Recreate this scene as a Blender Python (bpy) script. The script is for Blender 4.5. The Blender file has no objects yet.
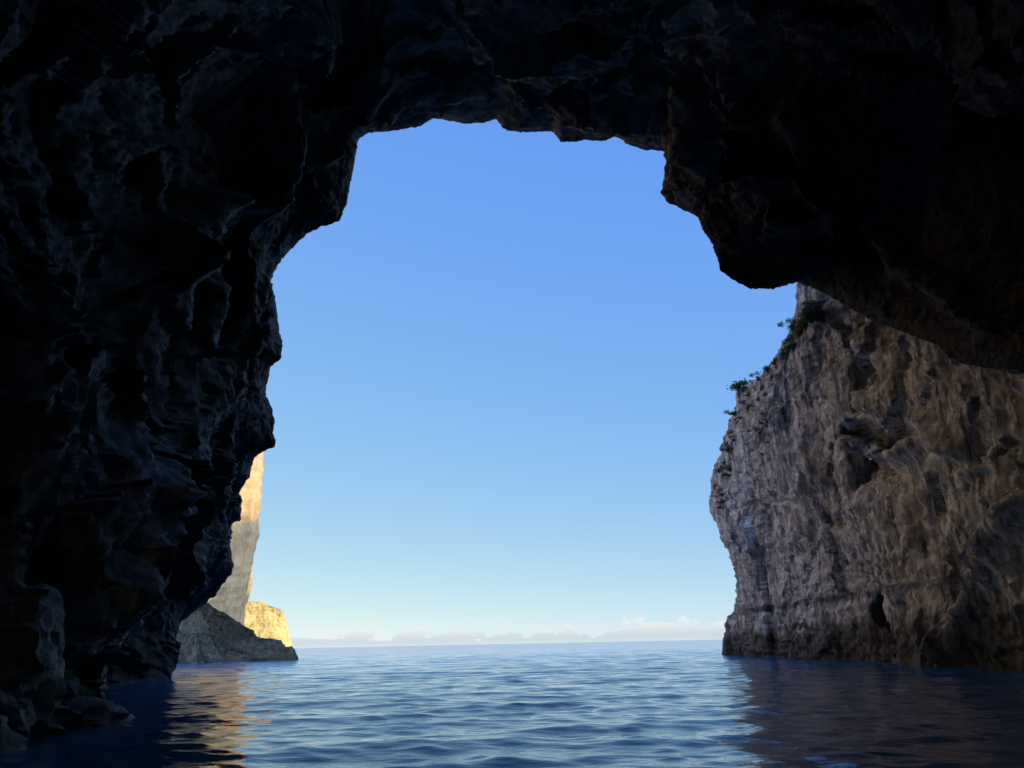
import bpy, math, random
import numpy as np
from mathutils import Matrix, Vector

random.seed(7)
rng = np.random.default_rng(11)
scene = bpy.context.scene
COL = scene.collection

# ------------------------------------------------------------------ camera
F_PX, CX, CY = 773.0, 512.0, 384.0
PITCH, ROLL = math.radians(18.56), math.radians(-1.14)
CAM = np.array([0.0, 0.0, 1.6])
fw = np.array([0, math.cos(PITCH), math.sin(PITCH)])
r0 = np.array([1.0, 0, 0]); u0 = np.array([0, -math.sin(PITCH), math.cos(PITCH)])
rt = r0*math.cos(ROLL) + u0*math.sin(ROLL)
up = -r0*math.sin(ROLL) + u0*math.cos(ROLL)

cam_d = bpy.data.cameras.new('camera')
cam_d.sensor_width = 36.0
cam_d.lens = 36.0*F_PX/1024.0
cam_d.clip_start = 0.05
cam_d.clip_end = 80000
cam = bpy.data.objects.new('camera', cam_d)
COL.objects.link(cam)
cam.matrix_world = Matrix(((rt[0], up[0], -fw[0], CAM[0]), (rt[1], up[1], -fw[1], CAM[1]),
                           (rt[2], up[2], -fw[2], CAM[2]), (0, 0, 0, 1)))
scene.camera = cam

def ray(px, py):
    return fw + (px-CX)/F_PX*rt + (CY-py)/F_PX*up
def at_y(px, py, y):
    d = ray(px, py); return CAM + d*(y/d[1])
def at_x(px, py, x):
    d = ray(px, py); return CAM + d*(x/d[0])
def pix(P):
    """where a point falls in the photograph (used to lay out measured features)"""
    Q = P-CAM
    w = np.maximum(Q@fw, 0.05)
    return CX+F_PX*(Q@rt)/w, CY-F_PX*(Q@up)/w, Q@fw

# ------------------------------------------------------------------ noise
_perm = rng.permutation(256); _perm = np.concatenate([_perm, _perm, _perm])
_g = rng.normal(size=(256, 3)); _g /= np.linalg.norm(_g, axis=1)[:, None]
def noise(P):
    P = np.asarray(P, float)
    i = np.floor(P).astype(np.int64); f = P-i; i &= 255
    u = f*f*f*(f*(f*6-15)+10)
    out = 0
    for dx in (0, 1):
        wx = u[..., 0] if dx else 1-u[..., 0]
        for dy in (0, 1):
            wy = u[..., 1] if dy else 1-u[..., 1]
            for dz in (0, 1):
                wz = u[..., 2] if dz else 1-u[..., 2]
                h = _perm[_perm[_perm[(i[..., 0]+dx) & 255]+((i[..., 1]+dy) & 255)]+((i[..., 2]+dz) & 255)]
                gr = _g[h]
                d = gr[..., 0]*(f[..., 0]-dx)+gr[..., 1]*(f[..., 1]-dy)+gr[..., 2]*(f[..., 2]-dz)
                out = out+wx*wy*wz*d
    return out*1.5
def fbm(P, octv=4, gain=0.5, lac=2.03):
    a, s, P = 1.0, 0, np.asarray(P, float)
    for k in range(octv):
        s = s+a*noise(P+17.3*k); P = P*lac; a *= gain
    return s
def ridged(P, octv=4, gain=0.5, lac=2.07):
    a, s, P = 1.0, 0, np.asarray(P, float)
    for k in range(octv):
        s = s+a*(1-2*np.abs(noise(P+9.1*k))); P = P*lac; a *= gain
    return s-0.62*(1-gain**octv)/(1-gain)
def facet(P, seed=0, tilt=.8, step=.6):
    """broken, plane-faced relief: every cell of a jittered lattice gets a plane of its own"""
    P = np.asarray(P, float); sh = P.shape[:-1]; P = P.reshape(-1, 3)
    i = np.floor(P).astype(np.int64); best = np.full(len(P), 1e9); val = np.zeros(len(P))
    for dx in (-1, 0, 1):
        for dy in (-1, 0, 1):
            for dz in (-1, 0, 1):
                c = i+np.array([dx, dy, dz]); q = (c+seed*7) & 255
                h = _perm[_perm[_perm[q[:, 0]]+q[:, 1]]+q[:, 2]]
                ctr_ = c+.5+.42*_g[h]
                dv = P-ctr_; d2 = np.einsum('ij,ij->i', dv, dv)
                v = step*(_perm[h+31]/255.0-.5)+tilt*np.einsum('ij,ij->i', dv, _g[_perm[h+57]])
                m = d2 < best; best = np.where(m, d2, best); val = np.where(m, v, val)
    return val.reshape(sh)
def sstep(a, b, x):
    t = np.clip((x-a)/(b-a), 0, 1); return t*t*(3-2*t)
def interp(x, pts):
    pts = sorted(pts); return np.interp(x, [p[0] for p in pts], [p[1] for p in pts])
def seg_dist(px, py, poly):
    """distance (and signed side) from points to a polyline"""
    best = np.full(px.shape, 1e9); side = np.zeros(px.shape)
    for (x0, y0), (x1, y1) in zip(poly[:-1], poly[1:]):
        dx, dy = x1-x0, y1-y0; L = dx*dx+dy*dy
        t = np.clip(((px-x0)*dx+(py-y0)*dy)/L, 0, 1)
        d = np.hypot(px-x0-t*dx, py-y0-t*dy)
        s = np.sign((px-x0)*dy-(py-y0)*dx)
        m = d < best; best = np.where(m, d, best); side = np.where(m, s, side)
    return best, side

# ------------------------------------------------------------------ objects
def tag(o, label=None, cat=None, group=None, kind=None):
    if label: o['label'] = label
    if cat: o['category'] = cat
    if group: o['group'] = group
    if kind: o['kind'] = kind
    return o
def empty(name, loc):
    o = bpy.data.objects.new(name, None); o.empty_display_size = 1.0
    COL.objects.link(o); o.location = loc
    return o
def mesh_obj(name, V, Fc, mat, parent=None, smooth=True):
    me = bpy.data.meshes.new(name)
    V = np.asarray(V, float)
    if parent is not None: V = V-np.array(parent.location)
    Fc = np.asarray(Fc, np.int64)
    me.vertices.add(len(V)); me.vertices.foreach_set('co', V.astype(np.float32).ravel())
    k = Fc.shape[1]
    me.loops.add(Fc.size); me.loops.foreach_set('vertex_index', Fc.ravel().astype(np.int32))
    me.polygons.add(len(Fc))
    me.polygons.foreach_set('loop_start', np.arange(0, Fc.size, k, dtype=np.int32))
    me.polygons.foreach_set('loop_total', np.full(len(Fc), k, np.int32))
    me.update(calc_edges=True); me.validate()
    if smooth: me.polygons.foreach_set('use_smooth', np.ones(len(me.polygons), bool))
    me.materials.append(mat)
    o = bpy.data.objects.new(name, me); COL.objects.link(o)
    if parent is not None: o.parent = parent
    return o
def grid_faces(n, m, i0=0, i1=None, j0=0, j1=None):
    i1 = n-1 if i1 is None else i1; j1 = m-1 if j1 is None else j1
    I, J = np.meshgrid(np.arange(i0, i1), np.arange(j0, j1), indexing='ij')
    a = I*m+J
    return np.stack([a, a+1, a+m+1, a+m], -1).reshape(-1, 4)
def grid_obj(name, G, mat, parent=None, i0=0, i1=None, j0=0, j1=None, smooth=True):
    """one mesh from the block [i0..i1] x [j0..j1] of a grid of points"""
    i1 = G.shape[0]-1 if i1 is None else i1; j1 = G.shape[1]-1 if j1 is None else j1
    S = G[i0:i1+1, j0:j1+1]
    return mesh_obj(name, S.reshape(-1, 3), grid_faces(S.shape[0], S.shape[1]), mat, parent, smooth)
def normals(G):
    a = np.gradient(G, axis=0); b = np.gradient(G, axis=1)
    n = np.cross(a, b); l = np.linalg.norm(n, axis=-1, keepdims=True)
    return n/np.maximum(l, 1e-9)
def smooth_grid(N, k=3):
    for _ in range(k):
        N = (N+np.roll(N, 1, 0)+np.roll(N, -1, 0)+np.roll(N, 1, 1)+np.roll(N, -1, 1))/5
    return N/np.maximum(np.linalg.norm(N, axis=-1, keepdims=True), 1e-9)

# ------------------------------------------------------------------ materials
class NT:
    def __init__(s, name):
        s.m = bpy.data.materials.new(name); s.m.use_nodes = True
        s.t = s.m.node_tree; s.t.nodes.clear()
        s.out = s.n('ShaderNodeOutputMaterial')
        s.geo = s.n('ShaderNodeNewGeometry')
    def n(s, typ, **kw):
        nd = s.t.nodes.new(typ)
        for k, v in kw.items(): setattr(nd, k, v)
        return nd
    def put(s, sock, v):
        if isinstance(v, bpy.types.NodeSocket): s.t.links.new(v, sock)
        else: sock.default_value = v
    def scaled(s, sc):
        v = s.n('ShaderNodeVectorMath', operation='MULTIPLY')
        s.put(v.inputs[0], s.geo.outputs['Position']); v.inputs[1].default_value = sc
        return v.outputs[0]
    def noise(s, sc, detail=6, rough=0.55, dist=0.0, base=1.0):
        nd = s.n('ShaderNodeTexNoise')
        s.put(nd.inputs['Vector'], s.scaled(sc if isinstance(sc, tuple) else (sc, sc, sc)))
        nd.inputs['Scale'].default_value = base; nd.inputs['Detail'].default_value = detail
        nd.inputs['Roughness'].default_value = rough; nd.inputs['Distortion'].default_value = dist
        return nd.outputs['Fac']
    def voro(s, sc, feature='F1'):
        nd = s.n('ShaderNodeTexVoronoi', feature=feature)
        s.put(nd.inputs['Vector'], s.scaled(sc if isinstance(sc, tuple) else (sc, sc, sc)))
        nd.inputs['Scale'].default_value = 1.0
        return nd.outputs['Distance']
    def ramp(s, fac, stops):
        nd = s.n('ShaderNodeValToRGB'); cr = nd.color_ramp
        while len(cr.elements) < len(stops): cr.elements.new(0.5)
        for e, (p, c) in zip(cr.elements, stops):
            e.position = p; e.color = (c, c, c, 1) if isinstance(c, (int, float)) else (*c, 1)
        s.put(nd.inputs['Fac'], fac); return nd.outputs['Color']
    def mix(s, fac, a, b, mode='MIX'):
        nd = s.n('ShaderNodeMix', data_type='RGBA', blend_type=mode)
        s.put(nd.inputs['Factor'], fac)
        for sock, v in ((nd.inputs[6], a), (nd.inputs[7], b)):
            s.put(sock, (*v, 1) if isinstance(v, tuple) and len(v) == 3 else v)
        return nd.outputs[2]
    def math(s, op, a, b=0.0, clamp=False):
        nd = s.n('ShaderNodeMath', operation=op, use_clamp=clamp)
        s.put(nd.inputs[0], a); s.put(nd.inputs[1], b); return nd.outputs[0]
    def zpos(s):
        nd = s.n('ShaderNodeSeparateXYZ'); s.put(nd.inputs[0], s.geo.outputs['Position']); return nd.outputs[2]
    def bump(s, h, dist, strength=1.0, prev=None):
        nd = s.n('ShaderNodeBump'); s.put(nd.inputs['Height'], h)
        nd.inputs['Distance'].default_value = dist; nd.inputs['Strength'].default_value = strength
        if prev is not None: s.put(nd.inputs['Normal'], prev)
        return nd.outputs[0]
    def finish(s, color, rough=0.9, normal=None, spec=0.3, ior=1.45):
        p = s.n('ShaderNodeBsdfPrincipled')
        s.put(p.inputs['Base Color'], color if not (isinstance(color, tuple) and len(color) == 3) else (*color, 1))
        s.put(p.inputs['Roughness'], rough)
        p.inputs['Specular IOR Level'].default_value = spec; p.inputs['IOR'].default_value = ior
        if normal is not None: s.put(p.inputs['Normal'], normal)
        s.t.links.new(p.outputs[0], s.out.inputs['Surface'])
        return s.m

def rock(name, dark, mid, pale, stain, scale=1.0, streak=0.5, strata=0.3, wet=0.6, wet_z=2.2, rough=0.9, bump=1.0, green=None, spec=0.25, contrast=.35):
    k = NT(name); s = scale
    big = k.noise((.11*s, .11*s, .09*s), 8, .62, .6)
    fine = k.noise((.9*s, .9*s, .6*s), 9, .68)
    c = k.mix(k.ramp(big, [(.36, 0.0), (.62, 1.0)]), dark, mid)
    # vertical run-off streaks of calcite
    st = k.noise((.75*s, .75*s, .07*s), 8, .66, .8)
    c = k.mix(k.math('MULTIPLY', k.ramp(st, [(.52, 0.0), (.66, 1.0)]), streak), c, pale)
    st2 = k.noise((.5*s, .5*s, .05*s), 6, .6, .5)
    c = k.mix(k.math('MULTIPLY', k.ramp(st2, [(.5, 0.0), (.7, 1.0)]), .55), c, stain)
    # bedding
    bd = k.noise((.06*s, .06*s, 1.3*s), 6, .6, .4)
    c = k.mix(k.math('MULTIPLY', k.ramp(bd, [(.55, 0.0), (.66, 1.0)]), strata), c, tuple(x*.45 for x in dark))
    fs = k.noise((2.1*s, 2.1*s, .22*s), 10, .76, .35)
    c = k.mix(k.math('MULTIPLY', k.ramp(fs, [(.42, 1.0), (.49, 0.0)]), contrast), c, tuple(x*.4 for x in dark))
    c = k.mix(k.math('MULTIPLY', k.ramp(fs, [(.515, 0.0), (.575, 1.0)]), contrast*.8), c, pale)
    # pitted, mottled grain
    c = k.mix(k.ramp(fine, [(.3, .85), (.46, 0.0)]), c, tuple(x*.55 for x in dark))
    c = k.mix(k.ramp(fine, [(.56, 0.0), (.8, .6)]), c, pale)
    if green:
        gn = k.noise((.2*s, .2*s, .2*s), 7, .65)
        c = k.mix(k.ramp(gn, [(.56, 0.0), (.68, .75)]), c, green)
    # damp, weed-dark band above the water line
    edge = k.math('ADD', k.zpos(), k.math('MULTIPLY', k.math('SUBTRACT', k.noise((.5, .5, .12), 5), .5), 3.5))
    band = k.ramp(k.math('DIVIDE', edge, max(wet_z*2, .01)), [(.0, wet), (.35, wet*.85), (.6, 0.0)])
    c = k.mix(band, c, (.022, .021, .019))
    b = k.bump(k.noise((1.1*s, 1.1*s, .75*s), 10, .7, .3), .30*bump/s, .8)
    b = k.bump(k.noise((4*s, 4*s, 2.2*s), 8, .7), .07*bump/s, .8, b)
    b = k.bump(fs, .14*bump/s, .9, b)
    b = k.bump(k.noise((13*s, 13*s, 8*s), 5, .65), .02*bump/s, .8, b)
    b = k.bump(bd, .12*bump/s, .5, b)
    cr = k.ramp(k.voro((.8*s, .8*s, .45*s), 'DISTANCE_TO_EDGE'), [(.0, 0.0), (.06, 1.0)])
    b = k.bump(cr, .03*bump/s, .4, b)
    r = k.mix(band, (rough,)*3, (.55,)*3)
    return k.finish(c, r, b, spec)

M = {}
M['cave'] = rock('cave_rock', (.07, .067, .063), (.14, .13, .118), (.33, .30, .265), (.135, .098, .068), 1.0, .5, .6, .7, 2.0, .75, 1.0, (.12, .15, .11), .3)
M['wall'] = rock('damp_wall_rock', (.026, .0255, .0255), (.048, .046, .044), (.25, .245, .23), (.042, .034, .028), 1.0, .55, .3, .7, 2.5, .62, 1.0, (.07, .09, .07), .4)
M['dark'] = rock('shade_toned_rock', (.022, .022, .022), (.040, .0385, .037), (.11, .107, .10), (.05, .036, .027), 1.0, .4, .35, .7, 2.0, .8, 1.0, None, .2)  # darker copy of the cave rock: the overhang's shade put into the colour
M['cliff'] = rock('cliff_rock', (.39, .385, .375), (.60, .595, .58), (.81, .805, .785), (.51, .47, .43), 1.0, .75, .4, .9, 2.7, .92, 1.0, (.13, .13, .085), .25, 1.0)
M['pale'] = rock('pale_limestone', (.44, .30, .175), (.545, .37, .215), (.62, .45, .28), (.48, .30, .14), .35, .35, .25, .5, 2.5, .95, .8)
M['head'] = rock('headland_limestone', (.38, .265, .105), (.56, .405, .17), (.66, .51, .24), (.40, .25, .085), .3, .3, .6, .6, 2.0, .95, 1.2, (.16, .17, .07))
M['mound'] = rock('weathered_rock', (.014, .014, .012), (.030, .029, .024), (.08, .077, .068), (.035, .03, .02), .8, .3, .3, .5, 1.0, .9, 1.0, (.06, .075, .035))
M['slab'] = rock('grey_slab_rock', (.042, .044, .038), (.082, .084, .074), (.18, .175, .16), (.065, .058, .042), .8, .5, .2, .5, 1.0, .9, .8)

def leaf_mat(name, a, b):
    k = NT(name)
    return k.finish(k.mix(k.ramp(k.noise(2.3, 3), [(.35, 0.0), (.65, 1.0)]), a, b), .8, None, .2)
M['leaf'] = leaf_mat('shrub_leaf', (.035, .050, .020), (.085, .095, .040))
M['twig'] = NT('shrub_twig').finish((.09, .065, .045), .9)

# water
k = NT('sea_water')
n4 = k.noise((.05, .13, 1), 3, .5)
n1 = k.noise((1.3, 2.6, 1), 4, .5, .2); n2 = k.noise((5.0, 10.0, 1), 3, .5)
n3 = k.noise((.22, .5, 1), 4, .55)
ln = k.n('ShaderNodeVectorMath', operation='LENGTH'); k.put(ln.inputs[0], k.geo.outputs['Position'])
wind = k.math('DIVIDE', ln.outputs['Value'], 110.0, True)          # fresher breeze away from the shelter of the cove
b = k.bump(k.math('MULTIPLY', n4, wind), 1.1, .9)
b = k.bump(k.math('MULTIPLY', n3, wind), .42, .9, b)
b = k.bump(n3, .05, .8, b)
b = k.bump(n1, .030, .8, b)
b = k.bump(n2, .008, .8, b)
M['water'] = k.finish((.004, .100, .230), .03, b, .5, 1.333)

# ------------------------------------------------------------------ the cave
# rim of the cave mouth, followed up the left side, over the roof and down to the right-hand cliff: (px, py, distance)
RIM = [(157, 677, 52), (166, 664, 52), (168, 650, 52), (172, 635, 52), (180, 620, 51), (200, 606, 51), (215, 597, 50), (222, 585, 50), (233, 573, 49.5),
       (234, 562, 49.5), (231, 548, 49.5), (232, 533, 49.5), (230.5, 523, 49), (240.5, 520.6, 48), (238, 503, 48), (236.7, 494, 48), (242, 488, 48),
       (250, 478, 47.5), (251.5, 467.5, 47.5), (256, 456.5, 47), (262.5, 452.5, 46.5), (273.4, 447, 46), (276, 441, 46), (274, 434.7, 46), (274, 420, 46),
       (271, 405, 46), (266.5, 397, 46), (266.5, 388, 46), (271, 367.5, 46), (282, 359, 45.5), (283.3, 346, 45.5), (278, 320.6, 46), (275, 297, 46),
       (269.4, 282.5, 46), (278, 265, 46), (290, 250, 46), (307.5, 234, 45.5), (322, 227, 45), (339.7, 221, 45), (347, 203, 45), (351.5, 180, 45),
       (358, 139, 45), (367, 133, 45), (402, 129, 45), (420, 126, 45), (431.5, 118, 45), (449, 118.7, 45), (463.7, 123, 45), (483.7, 123, 45),
       (497, 118.7, 45), (502.7, 129, 45), (520, 132, 45), (552.5, 132, 45), (560, 142, 44.5), (574.5, 143, 44.5), (579, 140, 44.5), (602, 140, 44),
       (615.5, 136, 44), (631.7, 145, 44), (646, 149.4, 44), (669, 152, 44), (665, 173, 43.5), (660, 193, 43), (667, 202, 43), (684, 209.5, 42.5),
       (699, 217, 42.5), (700.5, 225, 42), (712.7, 245, 42), (720.6, 270, 42), (731.6, 280, 42), (750.6, 289, 42.5), (772.8, 289, 45), (788, 283.5, 49)]
XR = 19.9
for q in [(797, 282), (820, 291), (842, 304), (874, 321), (906, 333.5), (937, 345), (953, 361), (985, 368), (1024, 370), (1090, 395), (1170, 470), (1240, 560), (1290, 645)]:
    RIM.append((q[0], q[1], at_x(q[0], q[1], XR)[1]))
R3 = np.array([at_y(*q) for q in RIM])
R3 = np.vstack([R3[0]+[0.3, 0, -4.5], R3, R3[-1]+[0, 0, -4.5]])
arc = np.concatenate([[0], np.cumsum(np.linalg.norm(np.diff(R3, axis=0), axis=1))])
NS = 900
s = np.linspace(0, arc[-1], NS)
Rm = np.stack([np.interp(s, arc, R3[:, c]) for c in range(3)], -1)
# a broad version of the rim shapes the inside, so its small teeth fade out away from the mouth
def blur(A, w):
    kx = np.arange(-3*w, 3*w+1); g = np.exp(-.5*(kx/w)**2); g /= g.sum()
    P = np.pad(A, ((3*w, 3*w), (0, 0)), mode='edge')
    return np.stack([np.convolve(P[:, c], g, 'valid') for c in range(3)], -1)
Rs = blur(Rm, 26)
cen = np.array([1.0, 0, 10.0])
e = Rs-cen; e[:, 1] = 0; e /= np.linalg.norm(e, axis=1)[:, None]
sn = s/s[-1]
# stations inside the cave
rpx = pix(Rs)[0]; dip = np.exp(-((rpx-505)/85)**2)*(Rs[:, 2] > 27)
mid = Rs+e*(np.interp(sn, [0, .08, .16, .26, .35, .6, .8, 1], [-3.2, -3.0, -.6, 2.8, 3.4, 2.0, 2.4, 1.5])-5.5*dip)[:, None]; mid[:, 2] += np.interp(sn, [0, .72, .80, .9, 1], [0, 0, 8.0, 8.5, 5.0]); mid[:, 1] -= np.interp(sn, [0, .25, .7, 1], [13, 11, 11, 7])
ang = np.interp(sn, [0, .10, .22, .38, .62, .80, .92, 1], [-25, 0, 28, 62, 112, 150, 180, 200])
ca, sa = np.cos(np.radians(ang)), np.sin(np.radians(ang))
near = np.stack([1.5-15.5*ca*np.where(ca > 0, np.interp(ang, [0, 10, 38], [.69, .74, 1.15]), 1.30), np.full(NS, 15.0), np.maximum(0+25*sa, -4.5)], -1)
back = np.stack([1.5-15*ca, np.full(NS, -12.0), np.maximum(20*sa, -4.5)], -1)
end = np.stack([1.5-5*ca, np.full(NS, -26.0), np.maximum(7*sa+2, -4.5)], -1)
st = [Rm, mid, near, back, end]
tk = [0, 12, 32, 60, 80]
def spline(t):
    i = min(max(0, next((j for j in range(len(tk)-1) if t <= tk[j+1]), len(tk)-2)), len(tk)-2)
    u = (t-tk[i])/(tk[i+1]-tk[i]); h = tk[i+1]-tk[i]
    P0, P1 = (Rs if i == 0 else st[i]), st[i+1]
    def tan(j):
        a, b_ = max(j-1, 0), min(j+1, len(tk)-1)
        return ((Rs if b_ == 0 else st[b_])-(Rs if a == 0 else st[a]))/(tk[b_]-tk[a])
    m0, m1 = tan(i), tan(i+1)
    Q = (2*u**3-3*u*u+1)*P0+(u**3-2*u*u+u)*h*m0+(-2*u**3+3*u*u)*P1+(u**3-u*u)*h*m1
    return Q+(Rm-Rs)*math.exp(-t/2.2)
ts = [0.0]; d = .07
while ts[-1] < 80:
    ts.append(ts[-1]+d); d = min(d*1.045, .9 if ts[-1] > 34 else .22)
ts = np.array(ts); ts[-1] = 80
inner = np.stack([spline(t) for t in ts], 1)          # (s, t, 3)
# the outer face over the mouth
do = [0, .1, .25, .5, .8, 1.2, 1.8, 2.6, 4, 6, 9, 12]
outer = []
for q in do[1:]:
    g = 0.9*(1-math.exp(-q/.8))+q*.10
    outer.append(Rs+(Rm-Rs)*math.exp(-q/3)+e*q+np.array([0, g, 0]))
outer = np.stack(outer[::-1], 1)
cave = np.concatenate([outer, inner], 1)
NO = outer.shape[1]
tt = np.concatenate([-np.array(do[1:][::-1]), ts])
N = smooth_grid(normals(cave), 6)
ctr = cave.mean(axis=(0, 1))
if np.mean(np.sum(N[:, NO+20:NO+80]*(np.array([1, 20, 10])-cave[:, NO+20:NO+80]), -1)) < 0: N = -N   # N points into the hollow
P = cave
px, py, dep = pix(P)
ramp_in = sstep(0, 7, np.abs(tt))[None, :]
ramp_s = sstep(0, 2.0, np.abs(tt))[None, :]
W = P + .32*np.stack([fbm(P*.35+31, 3), fbm(P*.35+57, 3), fbm(P*.35+83, 3)], -1)
left = sstep(.40, .30, sn)[:, None]
calm = 1-.45*sstep(.62, .74, sn)[:, None]
H = ramp_in*2.2*fbm(W*.09, 3)
H += ramp_in*calm*2.2*facet(W*np.array([.15, .15, .10])+.3, 1)
H += (.05+.95*ramp_s)*calm*1.0*facet(W*np.array([.36, .36, .24])+.7, 2)
H += (.15+.85*ramp_s)*calm*.26*facet(W*np.array([.95, .95, .7]), 3)
H += (.5+.5*ramp_s)*.13*facet(W*np.array([2.3, 2.3, 2.0]), 4)
H += (.05+.95*ramp_s)*.17*(left*ridged(W*np.array([.9, .9, .2])+4, 4)+(1-left)*ridged(W*np.array([.45, .45, 1.1])+4, 4))
H += (.35+.65*ramp_s)*.12*fbm(W*np.array([2.0, 2.0, 1.8])+8, 4)
H += .06*ridged(P*np.array([4.3, 4.3, 4.0])+3, 3)
# measured folds: push the rock into the hollow along these lines (px polyline, width px, metres)
FOLDS = [([(300, -40), (262, 40), (252, 110), (262, 165), (225, 200), (165, 205), (150, 260)], 26, 2.6),
         ([(665, -30), (668, 20), (675, 60), (690, 110), (700, 160)], 13, 2.2),
         ([(700, -30), (712, 20), (735, 70), (742, 120)], 12, 2.0),
         ([(395, -30), (385, 40), (372, 90), (352, 120)], 14, 1.2),
         ([(372, 120), (440, 92), (540, 100), (630, 128)], 10, .7),
         ([(200, 215), (186, 300), (178, 400), (150, 500)], 14, 1.3),
         ([(150, 520), (125, 590), (105, 640)], 15, 1.3),
         ([(260, 195), (300, 170), (350, 150)], 9, .7),
         ([(790, 110), (825, 200), (900, 260), (985, 330)], 18, 1.0)]
infront = (dep > 1.0)*(tt[None, :] > 0.4)*ramp_s
for poly, w, a in FOLDS:
    dd, sd = seg_dist(px+5*noise(P*.5), py+5*noise(P*.5+40), poly)
    H += infront*a*np.where(sd > 0, np.exp(-(dd/w)**2), np.exp(-(dd/(w*.55))**2))
cave = cave+N*H[..., None]

cave_o = tag(empty('sea_cave', (-20, 40, 0)), 'dark rocky sea cave, its ragged arched mouth framing the open sky and sea', 'cave')
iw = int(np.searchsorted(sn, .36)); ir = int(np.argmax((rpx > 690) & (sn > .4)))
jb = NO+int(np.searchsorted(ts, 56))
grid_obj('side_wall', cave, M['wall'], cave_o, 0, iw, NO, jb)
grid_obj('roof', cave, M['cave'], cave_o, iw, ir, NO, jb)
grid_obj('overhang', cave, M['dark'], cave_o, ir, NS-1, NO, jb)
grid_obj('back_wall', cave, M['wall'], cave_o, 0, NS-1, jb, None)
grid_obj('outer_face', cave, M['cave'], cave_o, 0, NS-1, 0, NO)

# ------------------------------------------------------------------ the cliff on the right
nose_px = [(722, 656), (721.5, 648), (724, 635), (727, 616), (733, 610), (736, 581), (731.6, 565), (722, 537), (711, 511), (711, 488), (714, 472.5), (722, 447), (725, 434.6), (731.6, 415.6), (735, 403), (736, 384)]
top_px = [(747.5, 384), (766, 371.5), (771, 362), (782, 343), (795, 324), (809, 311), (811, 305), (801, 289), (796, 280)]
XW = 23.0
nose = np.array([at_x(a, b_, XW) for a, b_ in nose_px]); top = np.array([at_x(a, b_, XW) for a, b_ in top_px])
zn = nose[:, 2]; yn = nose[:, 1]
o_ = np.argsort(zn)
ZT = zn.max()
yq = np.concatenate([np.arange(-22, 30, .9), np.arange(30, 96, .115)])       # along the wall, before the nose is bent in
tops = sorted([(t[1], t[2]) for t in top if t[1] > 54.0]+[(yn[np.argmax(zn)], ZT)])
ytop = lambda y: np.interp(y, [-30, 36, 52.4]+[t[0] for t in tops], [44, 40, 34]+[t[1] for t in tops])
NZ = 310; NP = 26
YN0 = 90.0
rows = []
nq = len(yq)
turn = np.concatenate([np.linspace(0, 1, 26)[1:]*4.0, 4+np.geomspace(.3, 44, 16)])
for j in range(NZ+NP):
    if j < NZ:
        f = j/(NZ-1)
    # straight part
    yy = yq.copy()
    ynose_top = tops[-1][0]
    if j < NZ:
        zt = ytop(np.minimum(-22+(yy+22)*(ynose_top+22)/(96+22), ynose_top))
        z = -3+(zt+3)*f
        yno = np.interp(z, zn[o_], yn[o_])
        y = -22+(yy+22)*(yno+22)/(96+22)
        x = XW+0.0*y
        # nose corner turns towards +x
        z2 = np.full(len(turn), z[-1]); yl = y[-1]
        a = np.minimum(turn/4.0, 1)*math.pi/2
        rx = XW+3.0*(1-np.cos(a))+np.maximum(turn-4, 0); ry = yl+1.6*np.sin(a)+np.maximum(turn-4, 0)*.15
        rows.append(np.stack([np.concatenate([x, rx]), np.concatenate([y, ry]), np.concatenate([z, z2])], -1))
    else:
        q = (j-NZ+1)/NP; w = 1.0*((1+q*2.2)**3.6-1)
        base = rows[NZ-1]
        r = base.copy()
        n_ = len(yq)
        r[:n_, 0] += w; r[:n_, 2] += 1.0*max(0, min(w, 61)-3.5)+.15*min(w, 3.5)
        r[n_:, 0] = np.maximum(r[n_:, 0], XW+w+3*(1-math.cos(min(w/4, 1)*math.pi/2)))
        r[n_:, 2] += 1.0*max(0, min(w, 61)-3.5)+.15*min(w, 3.5); r[n_:, 1] = base[n_-1, 1]+(base[n_:, 1]-base[n_-1, 1])*max(0, 1-w/6)
        rows.append(r)
cl = np.stack(rows, 1)                     # (along, up)
N = smooth_grid(normals(cl), 4)
if N[len(yq)//2, NZ//2, 0] > 0: N = -N
P = cl
px, py, dep = pix(P)
W = P+.38*np.stack([fbm(P*.35+3, 3), fbm(P*.35+23, 3), fbm(P*.35+43, 3)], -1)
U = W*np.array([1, .6, 1])
nr = np.exp(-((P[..., 1]-np.interp(P[..., 2], zn[o_], yn[o_]))/5.0)**2)     # keep the measured outline true
edge_top = np.zeros(cl.shape[:2]); edge_top[:, :NZ] = np.exp(-((P[:, NZ-1:NZ, 2]-P[:, :NZ, 2])/3.0)**2); edge_top[:, NZ:] = .9
nr = np.maximum(nr, edge_top)
H = (1-.85*nr)*1.2*fbm(U*np.array([.1, .13, .08]), 3)
H += (1-.85*nr)*1.6*facet(U*np.array([.13, .13, .055])+.4, 5)
H += (1-.8*nr)*.60*facet(U*np.array([.34, .34, .13])+.1, 6)
H += (1-.6*nr)*.24*facet(U*np.array([1.0, 1.0, .42]), 7)
H += (1-.4*nr)*.14*facet(U*np.array([2.6, 2.6, 1.3]), 8)
H += (1-.6*nr)*.22*ridged(U*np.array([1.3, 1.3, .12])+19, 4)
H += .15*ridged(U*np.array([.14, .14, .85])+29, 4)
H += .09*fbm(U*np.array([2.4, 2.4, 1.5])+5, 4)
H += .05*ridged(P*np.array([4.4, 4.4, 3.6]), 3)
D = np.zeros(cl.shape[:2])
def carve(x, y, rx_, ry_, depth, p=5.0, tilt=0.0):
    """a hollow eaten into the face, deeper away from the mouth"""
    global D
    ex, ey = jx-x, jy-y; ex = ex+tilt*ey
    q = (ex/rx_)**2+(ey/ry_)**2
    D = np.maximum(D, vis*depth*np.exp(-q**(p/2)))
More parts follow.
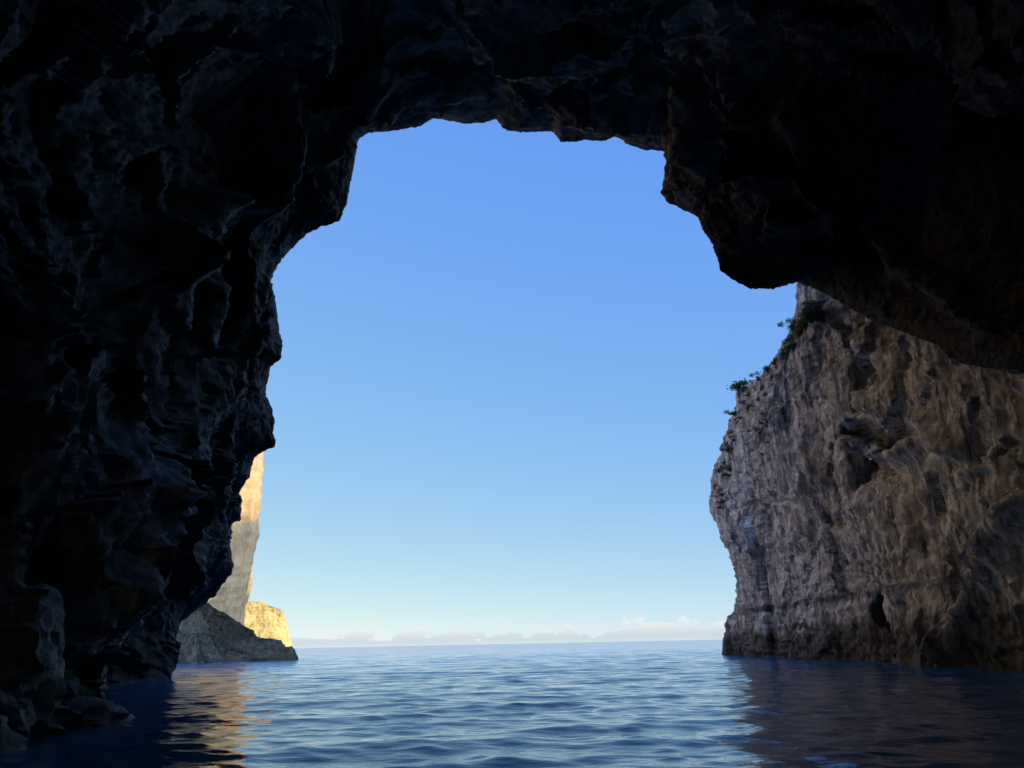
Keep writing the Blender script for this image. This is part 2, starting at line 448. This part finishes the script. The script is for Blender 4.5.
jx, jy = px+5*noise(P*.8+3)+9*noise(P*.3+3), py+6*noise(P*.8+53)+12*noise(P*.3+71)
vis = (dep > 5)
def line(poly, w1, w2, a):
    global H
    dd, sd = seg_dist(jx, jy, poly)
    H = H+vis*a*np.where(sd > 0, np.exp(-(dd/w1)**2), np.exp(-(dd/w2)**2))
def pit(x, y, rx_, ry_, a, p=2.0):
    global H
    q = ((jx-x)/rx_)**2+((jy-y)/ry_)**2
    H = H-vis*a*np.exp(-q**(p/2))
line([(828, 305), (845, 332), (866, 362), (884, 398)], 14, 5, 1.2)
line([(868, 447), (893, 450), (915, 446)], 9, 9, 1.0)
line([(925, 425), (945, 446), (962, 455)], 7, 5, .8)
line([(812, 440), (818, 470), (806, 520)], 7, 5, .7)
line([(850, 458), (862, 490), (876, 520)], 7, 5, .8)
line([(1024, 505), (992, 560), (972, 620), (960, 652)], 14, 9, 1.2)
line([(720, 500), (760, 507), (815, 500)], 3, 3, -.4)
carve(881, 612, 14, 23, 7.5, 4); carve(886, 640, 5, 14, 3.0)
carve(862, 384, 8, 26, 2.6, 3, -.3); carve(891, 433, 33, 8, 5.5, 3, .1); carve(886, 466, 21, 22, 4.2, 2.5, .3)
carve(832, 523, 8, 7, 1.6, 3); carve(938, 505, 10, 20, 1.4, 2.5); carve(805, 632, 10, 5, 1.4, 3)
cl = cl+N*H[..., None]+D[..., None]*np.array([.42, .88, .12])
cliff = tag(empty('sea_cliff', (26, 60, 0)), 'tall grey fluted cliff in shade, rising from the water, bushes along its crest', 'cliff')
grid_obj('rock_face', cl, M['cliff'], cliff, 0, None, 0, NZ)
grid_obj('cliff_top', cl, M['cliff'], cliff, 0, None, NZ, None)

# ------------------------------------------------------------------ sunlit cliffs beyond the left edge of the mouth
def corner_cliff(edge_px, Y, zcap, left_end, back_end, nl=110, nb=50, nz=260, amp=1.0, zmin=-3.0, cap=60, taper=12.0):
    """a cliff whose corner follows a measured outline at distance Y; plan runs left_end -> corner -> back_end"""
    E = np.array([at_y(a, b_, Y) for a, b_ in edge_px]); o = np.argsort(E[:, 2])
    z = np.linspace(zmin, zcap, nz)
    xe = np.interp(z, E[o, 2], E[o, 0])
    x0 = np.median(xe)
    tl = np.linspace(0, 1, nl)**.75; tb = np.linspace(0, 1, nb)[1:]**1.4
    L = np.array(left_end); B = np.array(back_end); C0 = np.array([x0, Y])
    plan = np.concatenate([L+(C0-L)*tl[:, None], C0+(B-C0)*tb[:, None]])
    wt = np.concatenate([np.exp(-((1-tl)*np.linalg.norm(C0-L)/taper)), np.exp(-tb*np.linalg.norm(B-C0)/taper)])
    G = np.zeros((len(plan), nz+10, 3))
    G[:, :nz, 0] = plan[:, None, 0]+wt[:, None]*(xe-x0)[None, :]
    G[:, :nz, 1] = plan[:, None, 1]; G[:, :nz, 2] = z[None, :]
    ax = np.array([(L+B)/2])[0]
    for i in range(10):
        q = (i+1)/10
        G[:, nz+i, :2] = G[:, nz-1, :2]+(ax-G[:, nz-1, :2])*q*.98; G[:, nz+i, 2] = zcap+cap*.05*math.sqrt(q)
    Nn = smooth_grid(normals(G), 3)
    if np.dot(Nn[nl//2, nz//2, :2], np.array([1, -1.])) < 0: Nn = -Nn
    return G, Nn, np.concatenate([np.zeros(nl)+(1-tl)*np.linalg.norm(C0-L), tb*np.linalg.norm(B-C0)])
def roughen(G, Nn, dist, a):
    keep = (1-.97*np.exp(-(dist/5.0)**2))[:, None]
    H = a*keep*2.0*fbm(G*.05+3, 3)+a*keep*1.0*ridged(G*np.array([.16, .16, .05])+7, 4)
    H += a*keep**.5*.5*ridged(G*np.array([.1, .1, .35])+1, 4)+a*.22*fbm(G*.9, 4)
    return G+Nn*H[..., None]
far = tag(empty('sea_cliff', (-60, 140, 0)), 'pale limestone cliff behind the cave edge, golden in sunlight above and grey in shadow below', 'cliff')
edge = [(240, 60), (250, 150), (259, 250), (261.5, 320), (263, 400), (263.5, 452), (263, 470), (262, 490), (260.5, 505), (258.5, 522), (259.5, 533), (256, 546), (253, 560), (250.5, 575), (247, 590), (244, 603), (241, 615), (240, 626), (242, 640), (244, 656)]
G, Nn, ds = corner_cliff(edge, 138, 160, (-70, 52), (-62, 175), nl=150, nz=540)
grid_obj('rock_face', roughen(G, Nn, ds, .7), M['pale'], far, 0, None, 0, 539); Gr = roughen(G, Nn, ds, .7)
grid_obj('cliff_top', Gr, M['pale'], far, 0, None, 539, None)
edge2 = [(256, 440), (254.5, 540), (253.6, 555), (253, 566), (252.5, 575), (252, 585), (249.5, 596), (246, 606), (243, 640)]
G, Nn, ds = corner_cliff(edge2, 178, 44, (-98, 150), (-96, 215), 70, 30, 160)
grid_obj('buttress', roughen(G, Nn, ds, .5), M['pale'], far)

# low headland: crest line measured against the sky
hd = [(150, 596), (225, 600), (246, 601), (255, 601.5), (262, 602.5), (270, 605), (276, 607), (281.5, 609.5), (284.5, 616), (286.5, 622), (287.5, 630), (290, 638), (292.5, 645), (293.5, 649.5)]
HY = 420.0
crest = np.array([at_y(a, b_, HY) for a, b_ in hd])
xs = np.linspace(crest[0, 0], crest[-1, 0], 230); zc = np.interp(xs, crest[:, 0], crest[:, 2])
NV, NB = 70, 24
G = np.zeros((230, NV+NB, 3))
for j in range(NV):
    f = j/(NV-1)
    G[:, j, 0] = xs; G[:, j, 1] = HY-12*(1-f)**1.5-2*(1-f); G[:, j, 2] = -2+(zc+2)*f
for j in range(NB):
    q = (j+1)/NB
    G[:, NV+j, 0] = xs-34*q; G[:, NV+j, 1] = HY+90*q; G[:, NV+j, 2] = np.minimum(zc-zc*q*q*.9, zc)
Nn = smooth_grid(normals(G), 2)
if Nn[100, 30, 1] > 0: Nn = -Nn
kp = np.concatenate([np.linspace(1, .25, NV), np.full(NB, .25)])[None, :]*np.minimum(1, .15+np.linspace(1, 0, 230)*6)[:, None]
H = kp*(2.2*fbm(G*np.array([.05, .05, .03]), 3)+1.6*ridged(G*np.array([.12, .12, .06]), 4)+1.1*ridged(G*np.array([.05, .05, .45]), 4))+.35*fbm(G*.5, 4)
head = tag(empty('headland', (-110, HY, 0)), 'low sunlit golden headland ending in a point, farthest rock on the horizon', 'headland')
Gh = G+Nn*H[..., None]
grid_obj('rock_face', Gh, M['head'], head, 0, None, 0, NV-1)
k = NT('headland_scrub')
M['scrub'] = k.finish(k.mix(k.ramp(k.noise(.35, 6), [(.4, 0.0), (.6, 1.0)]), (.13, .13, .05), (.36, .30, .17)), .95, k.bump(k.noise(.8, 6), .6))
grid_obj('scrub_top', Gh, M['scrub'], head, 0, None, NV-1, None)

# rock masses on the water under the pale cliff: crest outlines measured, each with its own distance and depth
def rock_mass(name, outline, Y, depth, mat, label, cat, seed, amp=.5, lean=.5, nx=120, nv=50):
    C = np.array([at_y(a, b_, Y) for a, b_ in outline])
    xs = np.linspace(C[0, 0], C[-1, 0], nx); zc = np.interp(xs, C[:, 0], C[:, 2])
    G = np.zeros((nx, nv*2, 3))
    for j in range(nv):
        f = j/(nv-1)
        G[:, j, 0] = xs; G[:, j, 1] = Y-depth*lean*(1-f)**1.3; G[:, j, 2] = -1.5+(zc+1.5)*f**.9
        G[:, nv+j, 0] = xs; G[:, nv+j, 1] = Y+.1+depth*(1-lean)*f; G[:, nv+j, 2] = zc-(zc+1.5)*f**2
    Nn = smooth_grid(normals(G), 2)
    if Nn[nx//2, nv//2, 1] > 0: Nn = -Nn
    kp = np.concatenate([np.linspace(1, .15, nv), np.linspace(.15, 1, nv)])[None, :]
    S = G+seed*13.7
    H = kp*amp*(1.0*fbm(S*.2, 3)+1.5*facet(S*np.array([.3, .3, .25]), seed)+.8*facet(S*np.array([.8, .8, .8]), seed+3))+amp*(.3*facet(S*2.0, 2)+.25*fbm(S*1.1, 4))
    o = grid_obj(name, G+Nn*H[..., None], mat)
    return tag(o, label, cat)
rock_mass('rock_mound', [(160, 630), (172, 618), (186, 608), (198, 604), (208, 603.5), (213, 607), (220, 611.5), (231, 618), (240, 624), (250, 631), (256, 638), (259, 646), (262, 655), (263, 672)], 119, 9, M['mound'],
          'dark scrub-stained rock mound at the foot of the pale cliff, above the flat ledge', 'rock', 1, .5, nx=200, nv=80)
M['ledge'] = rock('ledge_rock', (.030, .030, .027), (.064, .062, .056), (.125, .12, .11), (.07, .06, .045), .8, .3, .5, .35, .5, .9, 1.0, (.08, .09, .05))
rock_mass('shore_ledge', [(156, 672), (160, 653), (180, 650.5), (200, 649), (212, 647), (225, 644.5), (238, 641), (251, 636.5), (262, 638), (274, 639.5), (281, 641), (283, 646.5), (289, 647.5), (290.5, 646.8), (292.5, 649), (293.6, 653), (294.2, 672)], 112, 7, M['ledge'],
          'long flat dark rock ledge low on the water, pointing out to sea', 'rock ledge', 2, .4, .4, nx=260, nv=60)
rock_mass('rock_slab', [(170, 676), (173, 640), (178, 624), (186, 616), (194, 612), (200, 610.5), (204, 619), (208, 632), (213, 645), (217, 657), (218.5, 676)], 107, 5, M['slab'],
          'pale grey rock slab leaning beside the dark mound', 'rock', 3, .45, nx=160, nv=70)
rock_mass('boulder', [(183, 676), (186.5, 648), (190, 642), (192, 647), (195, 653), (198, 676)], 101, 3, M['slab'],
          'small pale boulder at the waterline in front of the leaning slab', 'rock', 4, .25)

# ------------------------------------------------------------------ shrubs on the right-hand cliff
def shrub_mesh(name, seed, n=620):
    r = np.random.default_rng(seed); V = []; Fc = []
    cl_ = r.normal(size=(9, 3))*np.array([.45, .45, .28])+np.array([0, 0, .42])
    for i in range(n):
        c = cl_[r.integers(9)]+r.normal(size=3)*np.array([.17, .17, .12])
        a = r.normal(size=3); a /= np.linalg.norm(a); b_ = np.cross(a, r.normal(size=3)); b_ /= np.linalg.norm(b_)
        l, w = r.uniform(.07, .13), r.uniform(.035, .06); k0 = len(V)
        V += [c-a*l, c+b_*w, c+a*l, c-b_*w]; Fc.append([k0, k0+1, k0+2, k0+3])
    return np.array(V), np.array(Fc)
def twig_mesh(seed):
    r = np.random.default_rng(seed+50); V = []; Fc = []
    for i in range(7):
        t = r.normal(size=3)*np.array([.4, .4, .15])+np.array([0, 0, .45]); k0 = len(V)
        for q, rad in ((np.array([0, 0, -.35]), .035), (t, .012)):
            for a in range(4): V.append(q+rad*np.array([math.cos(a*1.571), math.sin(a*1.571), 0]))
        for a in range(4): Fc.append([k0+a, k0+(a+1) % 4, k0+4+(a+1) % 4, k0+4+a])
    return np.array(V), np.array(Fc)
protos = []
def place_shrub(pt, sc, kind, label, group, first=[True]*3):
    if first[kind]:
        t = empty('shrub', (0, 0, 0)); v, f_ = shrub_mesh('crown', kind)
        c = mesh_obj('foliage', v, f_, M['leaf'], t, False); v, f_ = twig_mesh(kind); w = mesh_obj('stem', v, f_, M['twig'], t)
        protos.append((t, c, w)); first[kind] = False
    else:
        t0, c0, w0 = protos[kind]
        t = t0.copy(); COL.objects.link(t)
        for q in (c0, w0):
            z = q.copy(); COL.objects.link(z); z.parent = t
    t.location = pt; t.scale = (sc*random.uniform(.85, 1.2), sc*random.uniform(.85, 1.2), sc*random.uniform(.7, 1.1)); t.rotation_euler = (0, 0, random.uniform(0, 6.28))
    tag(t, label, 'shrub', group)
px, py, dep = pix(cl)
flatp = np.stack([px, py], -1).reshape(-1, 2); flat3 = cl.reshape(-1, 3); fdep = dep.reshape(-1)
def on_cliff(x, y):
    d2 = (flatp[:, 0]-x)**2+(flatp[:, 1]-y)**2
    c = np.where(d2 < 9)[0]
    if len(c) == 0: c = np.array([np.argmin(d2)])
    return flat3[c[np.argmin(fdep[c])]]
spots = [((738, 386), 1.3), ((743, 389), 1.0), ((750, 386), .9), ((757, 380), .8), ((767, 373), .9), ((736, 398), 1.0), ((733, 414), 1.1), ((727, 434), .9), ((724, 446), 1.0),
         ((718, 470), 1.2), ((722, 466), .9), ((713, 487), .9), ((714, 497), .7), ((772, 363), .7), ((778, 352), .6), ((784, 343), .8), ((788, 337), .8), ((793, 329), .9), ((798, 322), .9), ((803, 317), .9), ((808, 312), .8),
         ((748, 405), .8), ((760, 415), .9), ((756, 400), .7), ((764, 425), .8), ((752, 432), .7), ((757, 455), .8), ((741, 440), .8), ((762, 394), .8)]
spots += [((a+random.uniform(1, 7), b_+random.uniform(2, 8)), random.uniform(.5, .9)) for (a, b_), sc_ in spots[:22] for _ in range(2)]
spots += [((random.uniform(722, 768), random.uniform(395, 470)), random.uniform(.4, .75)) for _ in range(18)]
for i, (q, sc) in enumerate(spots):
    crest_ = q[1] < 396-.95*max(0, q[0]-745) and q[0] > 733
    place_shrub(on_cliff(*q)+np.array([.30, 0, -.22]), sc*.9, min(i, 2) if i < 3 else random.randrange(3),
                'small dark green bush growing on the crest of the grey cliff' if crest_ else 'small dark bush clinging to the steep face of the grey cliff',
                'bushes along the crest of the grey cliff' if crest_ else 'bushes on the face of the grey cliff')

# ------------------------------------------------------------------ the sea
rr = [1.2]
while rr[-1] < 260: rr.append(rr[-1]*1.006)
while rr[-1] < 40000: rr.append(rr[-1]*1.13)
rr = np.array(rr)
th = np.concatenate([np.linspace(-180, -50, 40), np.linspace(-50, 46, 620)[1:], np.linspace(46, 180, 40)[1:]])
th = np.radians(th)
Rg, Tg = np.meshgrid(rr, th, indexing='ij')
X, Y = Rg*np.sin(Tg), Rg*np.cos(Tg)
Z = np.zeros_like(X)
step = np.maximum(Rg*.006, Rg*math.radians(96/620))
gx, gy = X.copy(), Y.copy()
for i in range(76):
    lam = float(np.exp(rng.uniform(math.log(.30), math.log(5.5))))
    a_ = math.radians(rng.normal(78, 34)); kx, ky = math.cos(a_)*2*math.pi/lam, math.sin(a_)*2*math.pi/lam
    slope = .0165*(1.2 if lam < 1.4 else .85 if lam < 3 else .38)
    amp = slope*lam/(2*math.pi)
    fade = np.clip((lam/step-2.4)/3, 0, 1)
    ph = kx*X+ky*Y+rng.uniform(0, 6.28); kk = math.hypot(kx, ky)
    Z += amp*fade*np.sin(ph)
    gx += 1.1*amp*fade*kx/kk*np.cos(ph); gy += 1.1*amp*fade*ky/kk*np.cos(ph)
Z *= sstep(320, 160, Rg)
near_ = sstep(320, 160, Rg); water = np.stack([X+(gx-X)*near_, Y+(gy-Y)*near_, Z], -1)
cv = np.array([[0, 0, 0.0]])
V = np.concatenate([water.reshape(-1, 3), cv]); n_, m_ = water.shape[:2]
Fq = grid_faces(n_, m_)
tag(mesh_obj('water', V, Fq, M['water']), 'blue rippled sea running from the cave out to the horizon', kind='structure')

# ------------------------------------------------------------------ light
SUN_EL, SUN_AZ = math.radians(22.3), math.radians(45.0)      # behind the camera and to its right
sd = Vector((math.sin(SUN_AZ)*math.cos(SUN_EL), -math.cos(SUN_AZ)*math.cos(SUN_EL), math.sin(SUN_EL)))
sl = bpy.data.lights.new('sun', 'SUN'); sl.energy = 2.75; sl.angle = math.radians(.5); sl.color = (1.0, .735, .22)
so = bpy.data.objects.new('sun', sl); COL.objects.link(so); so.location = (60, -60, 80)
so.rotation_euler = sd.to_track_quat('Z', 'Y').to_euler()
w = bpy.data.worlds.new('World'); scene.world = w; w.use_nodes = True
t = w.node_tree; t.nodes.clear()
out = t.nodes.new('ShaderNodeOutputWorld'); bg = t.nodes.new('ShaderNodeBackground')
sky = t.nodes.new('ShaderNodeTexSky'); sky.sky_type = 'NISHITA'; sky.sun_disc = False
sky.sun_elevation = SUN_EL; sky.sun_rotation = math.atan2(sd.x, sd.y)
sky.air_density = .6; sky.dust_density = .1; sky.ozone_density = 3.0; sky.altitude = 0
def wn(typ, **kw):
    nd = t.nodes.new(typ)
    for k_, v in kw.items(): setattr(nd, k_, v)
    return nd
def wm(op, a, b=0.0, clamp=False):
    nd = wn('ShaderNodeMath', operation=op, use_clamp=clamp)
    for sk, v in zip(nd.inputs, (a, b)):
        if isinstance(v, bpy.types.NodeSocket): t.links.new(v, sk)
        else: sk.default_value = v
    return nd.outputs[0]
# the photograph's compressed sky: the same sky with a softer contrast per channel
sep = wn('ShaderNodeSeparateColor'); t.links.new(sky.outputs[0], sep.inputs[0]); cmb = wn('ShaderNodeCombineColor')
for c_, (g_, a_) in enumerate(((.648, 1.037), (.42, .965), (.0, .885))):
    t.links.new(wm('MULTIPLY', wm('POWER', wm('MULTIPLY', sep.outputs[c_], .1), g_), a_*5.0), cmb.inputs[c_])
# a thin bank of cloud low over the horizon
tc = wn('ShaderNodeTexCoord'); sx = wn('ShaderNodeSeparateXYZ'); t.links.new(tc.outputs['Generated'], sx.inputs[0])
vm = wn('ShaderNodeVectorMath', operation='MULTIPLY'); t.links.new(tc.outputs['Generated'], vm.inputs[0]); vm.inputs[1].default_value = (1, 1, 3.0)
n_a = wn('ShaderNodeTexNoise'); t.links.new(vm.outputs[0], n_a.inputs['Vector']); n_a.inputs['Scale'].default_value = 38; n_a.inputs['Detail'].default_value = 7; n_a.inputs['Roughness'].default_value = .6
n_b = wn('ShaderNodeTexNoise'); t.links.new(vm.outputs[0], n_b.inputs['Vector']); n_b.inputs['Scale'].default_value = 9; n_b.inputs['Detail'].default_value = 3
hgt = wm('ADD', wm('MULTIPLY', wm('SUBTRACT', n_a.outputs['Fac'], .5), .075), wm('ADD', wm('MULTIPLY', wm('SUBTRACT', n_b.outputs['Fac'], .5), .05), .0165))
den = wm('MULTIPLY', wm('SUBTRACT', hgt, sx.outputs[2]), 260.0, True)
den = wm('MULTIPLY', den, wm('MULTIPLY', wm('ADD', sx.outputs[2], .004), 140.0, True))
topl = wm('MULTIPLY', wm('SUBTRACT', sx.outputs[2], .008), 90.0, True)
cc = wn('ShaderNodeMix', data_type='RGBA'); t.links.new(topl, cc.inputs[0]); cc.inputs[6].default_value = (2.9, 3.35, 3.75, 1); cc.inputs[7].default_value = (4.4, 4.4, 4.3, 1)
mx = wn('ShaderNodeMix', data_type='RGBA'); t.links.new(wm('MULTIPLY', den, .75), mx.inputs[0]); t.links.new(cmb.outputs[0], mx.inputs[6]); t.links.new(cc.outputs[2], mx.inputs[7])
# sky gain added towards the sun, behind the camera, to fill the shaded cliffs
dn = wn('ShaderNodeVectorMath', operation='DOT_PRODUCT'); t.links.new(tc.outputs['Generated'], dn.inputs[0]); dn.inputs[1].default_value = tuple(sd)
glow = wm('ADD', 1.0, wm('MULTIPLY', wm('POWER', wm('MAXIMUM', dn.outputs['Value'], 0.0), 1.0), 1.0))
gw = wn('ShaderNodeMix', data_type='RGBA'); t.links.new(wm('SUBTRACT', glow, 1.0), gw.inputs[0]); gw.inputs[6].default_value = (1, 1, 1, 1); gw.inputs[7].default_value = (9.6, 7.2, 5.2, 1)
gl = wn('ShaderNodeVectorMath', operation='MULTIPLY'); t.links.new(mx.outputs[2], gl.inputs[0]); t.links.new(gw.outputs[2], gl.inputs[1])
t.links.new(gl.outputs[0], bg.inputs['Color']); bg.inputs['Strength'].default_value = .1
t.links.new(bg.outputs[0], out.inputs[0])

vs = scene.view_settings
scene.display_settings.display_device = 'sRGB'
vs.view_transform = 'Standard'; vs.look = 'None'; vs.exposure = 1.0; vs.gamma = 1.0; vs.use_curve_mapping = False
scene.cycles.max_bounces = 8; scene.cycles.diffuse_bounces = 8; scene.cycles.glossy_bounces = 4
scene.cycles.use_denoising = True
scene.cycles.sample_clamp_indirect = 8.0
w.cycles.sampling_method = 'MANUAL'; w.cycles.sample_map_resolution = 512
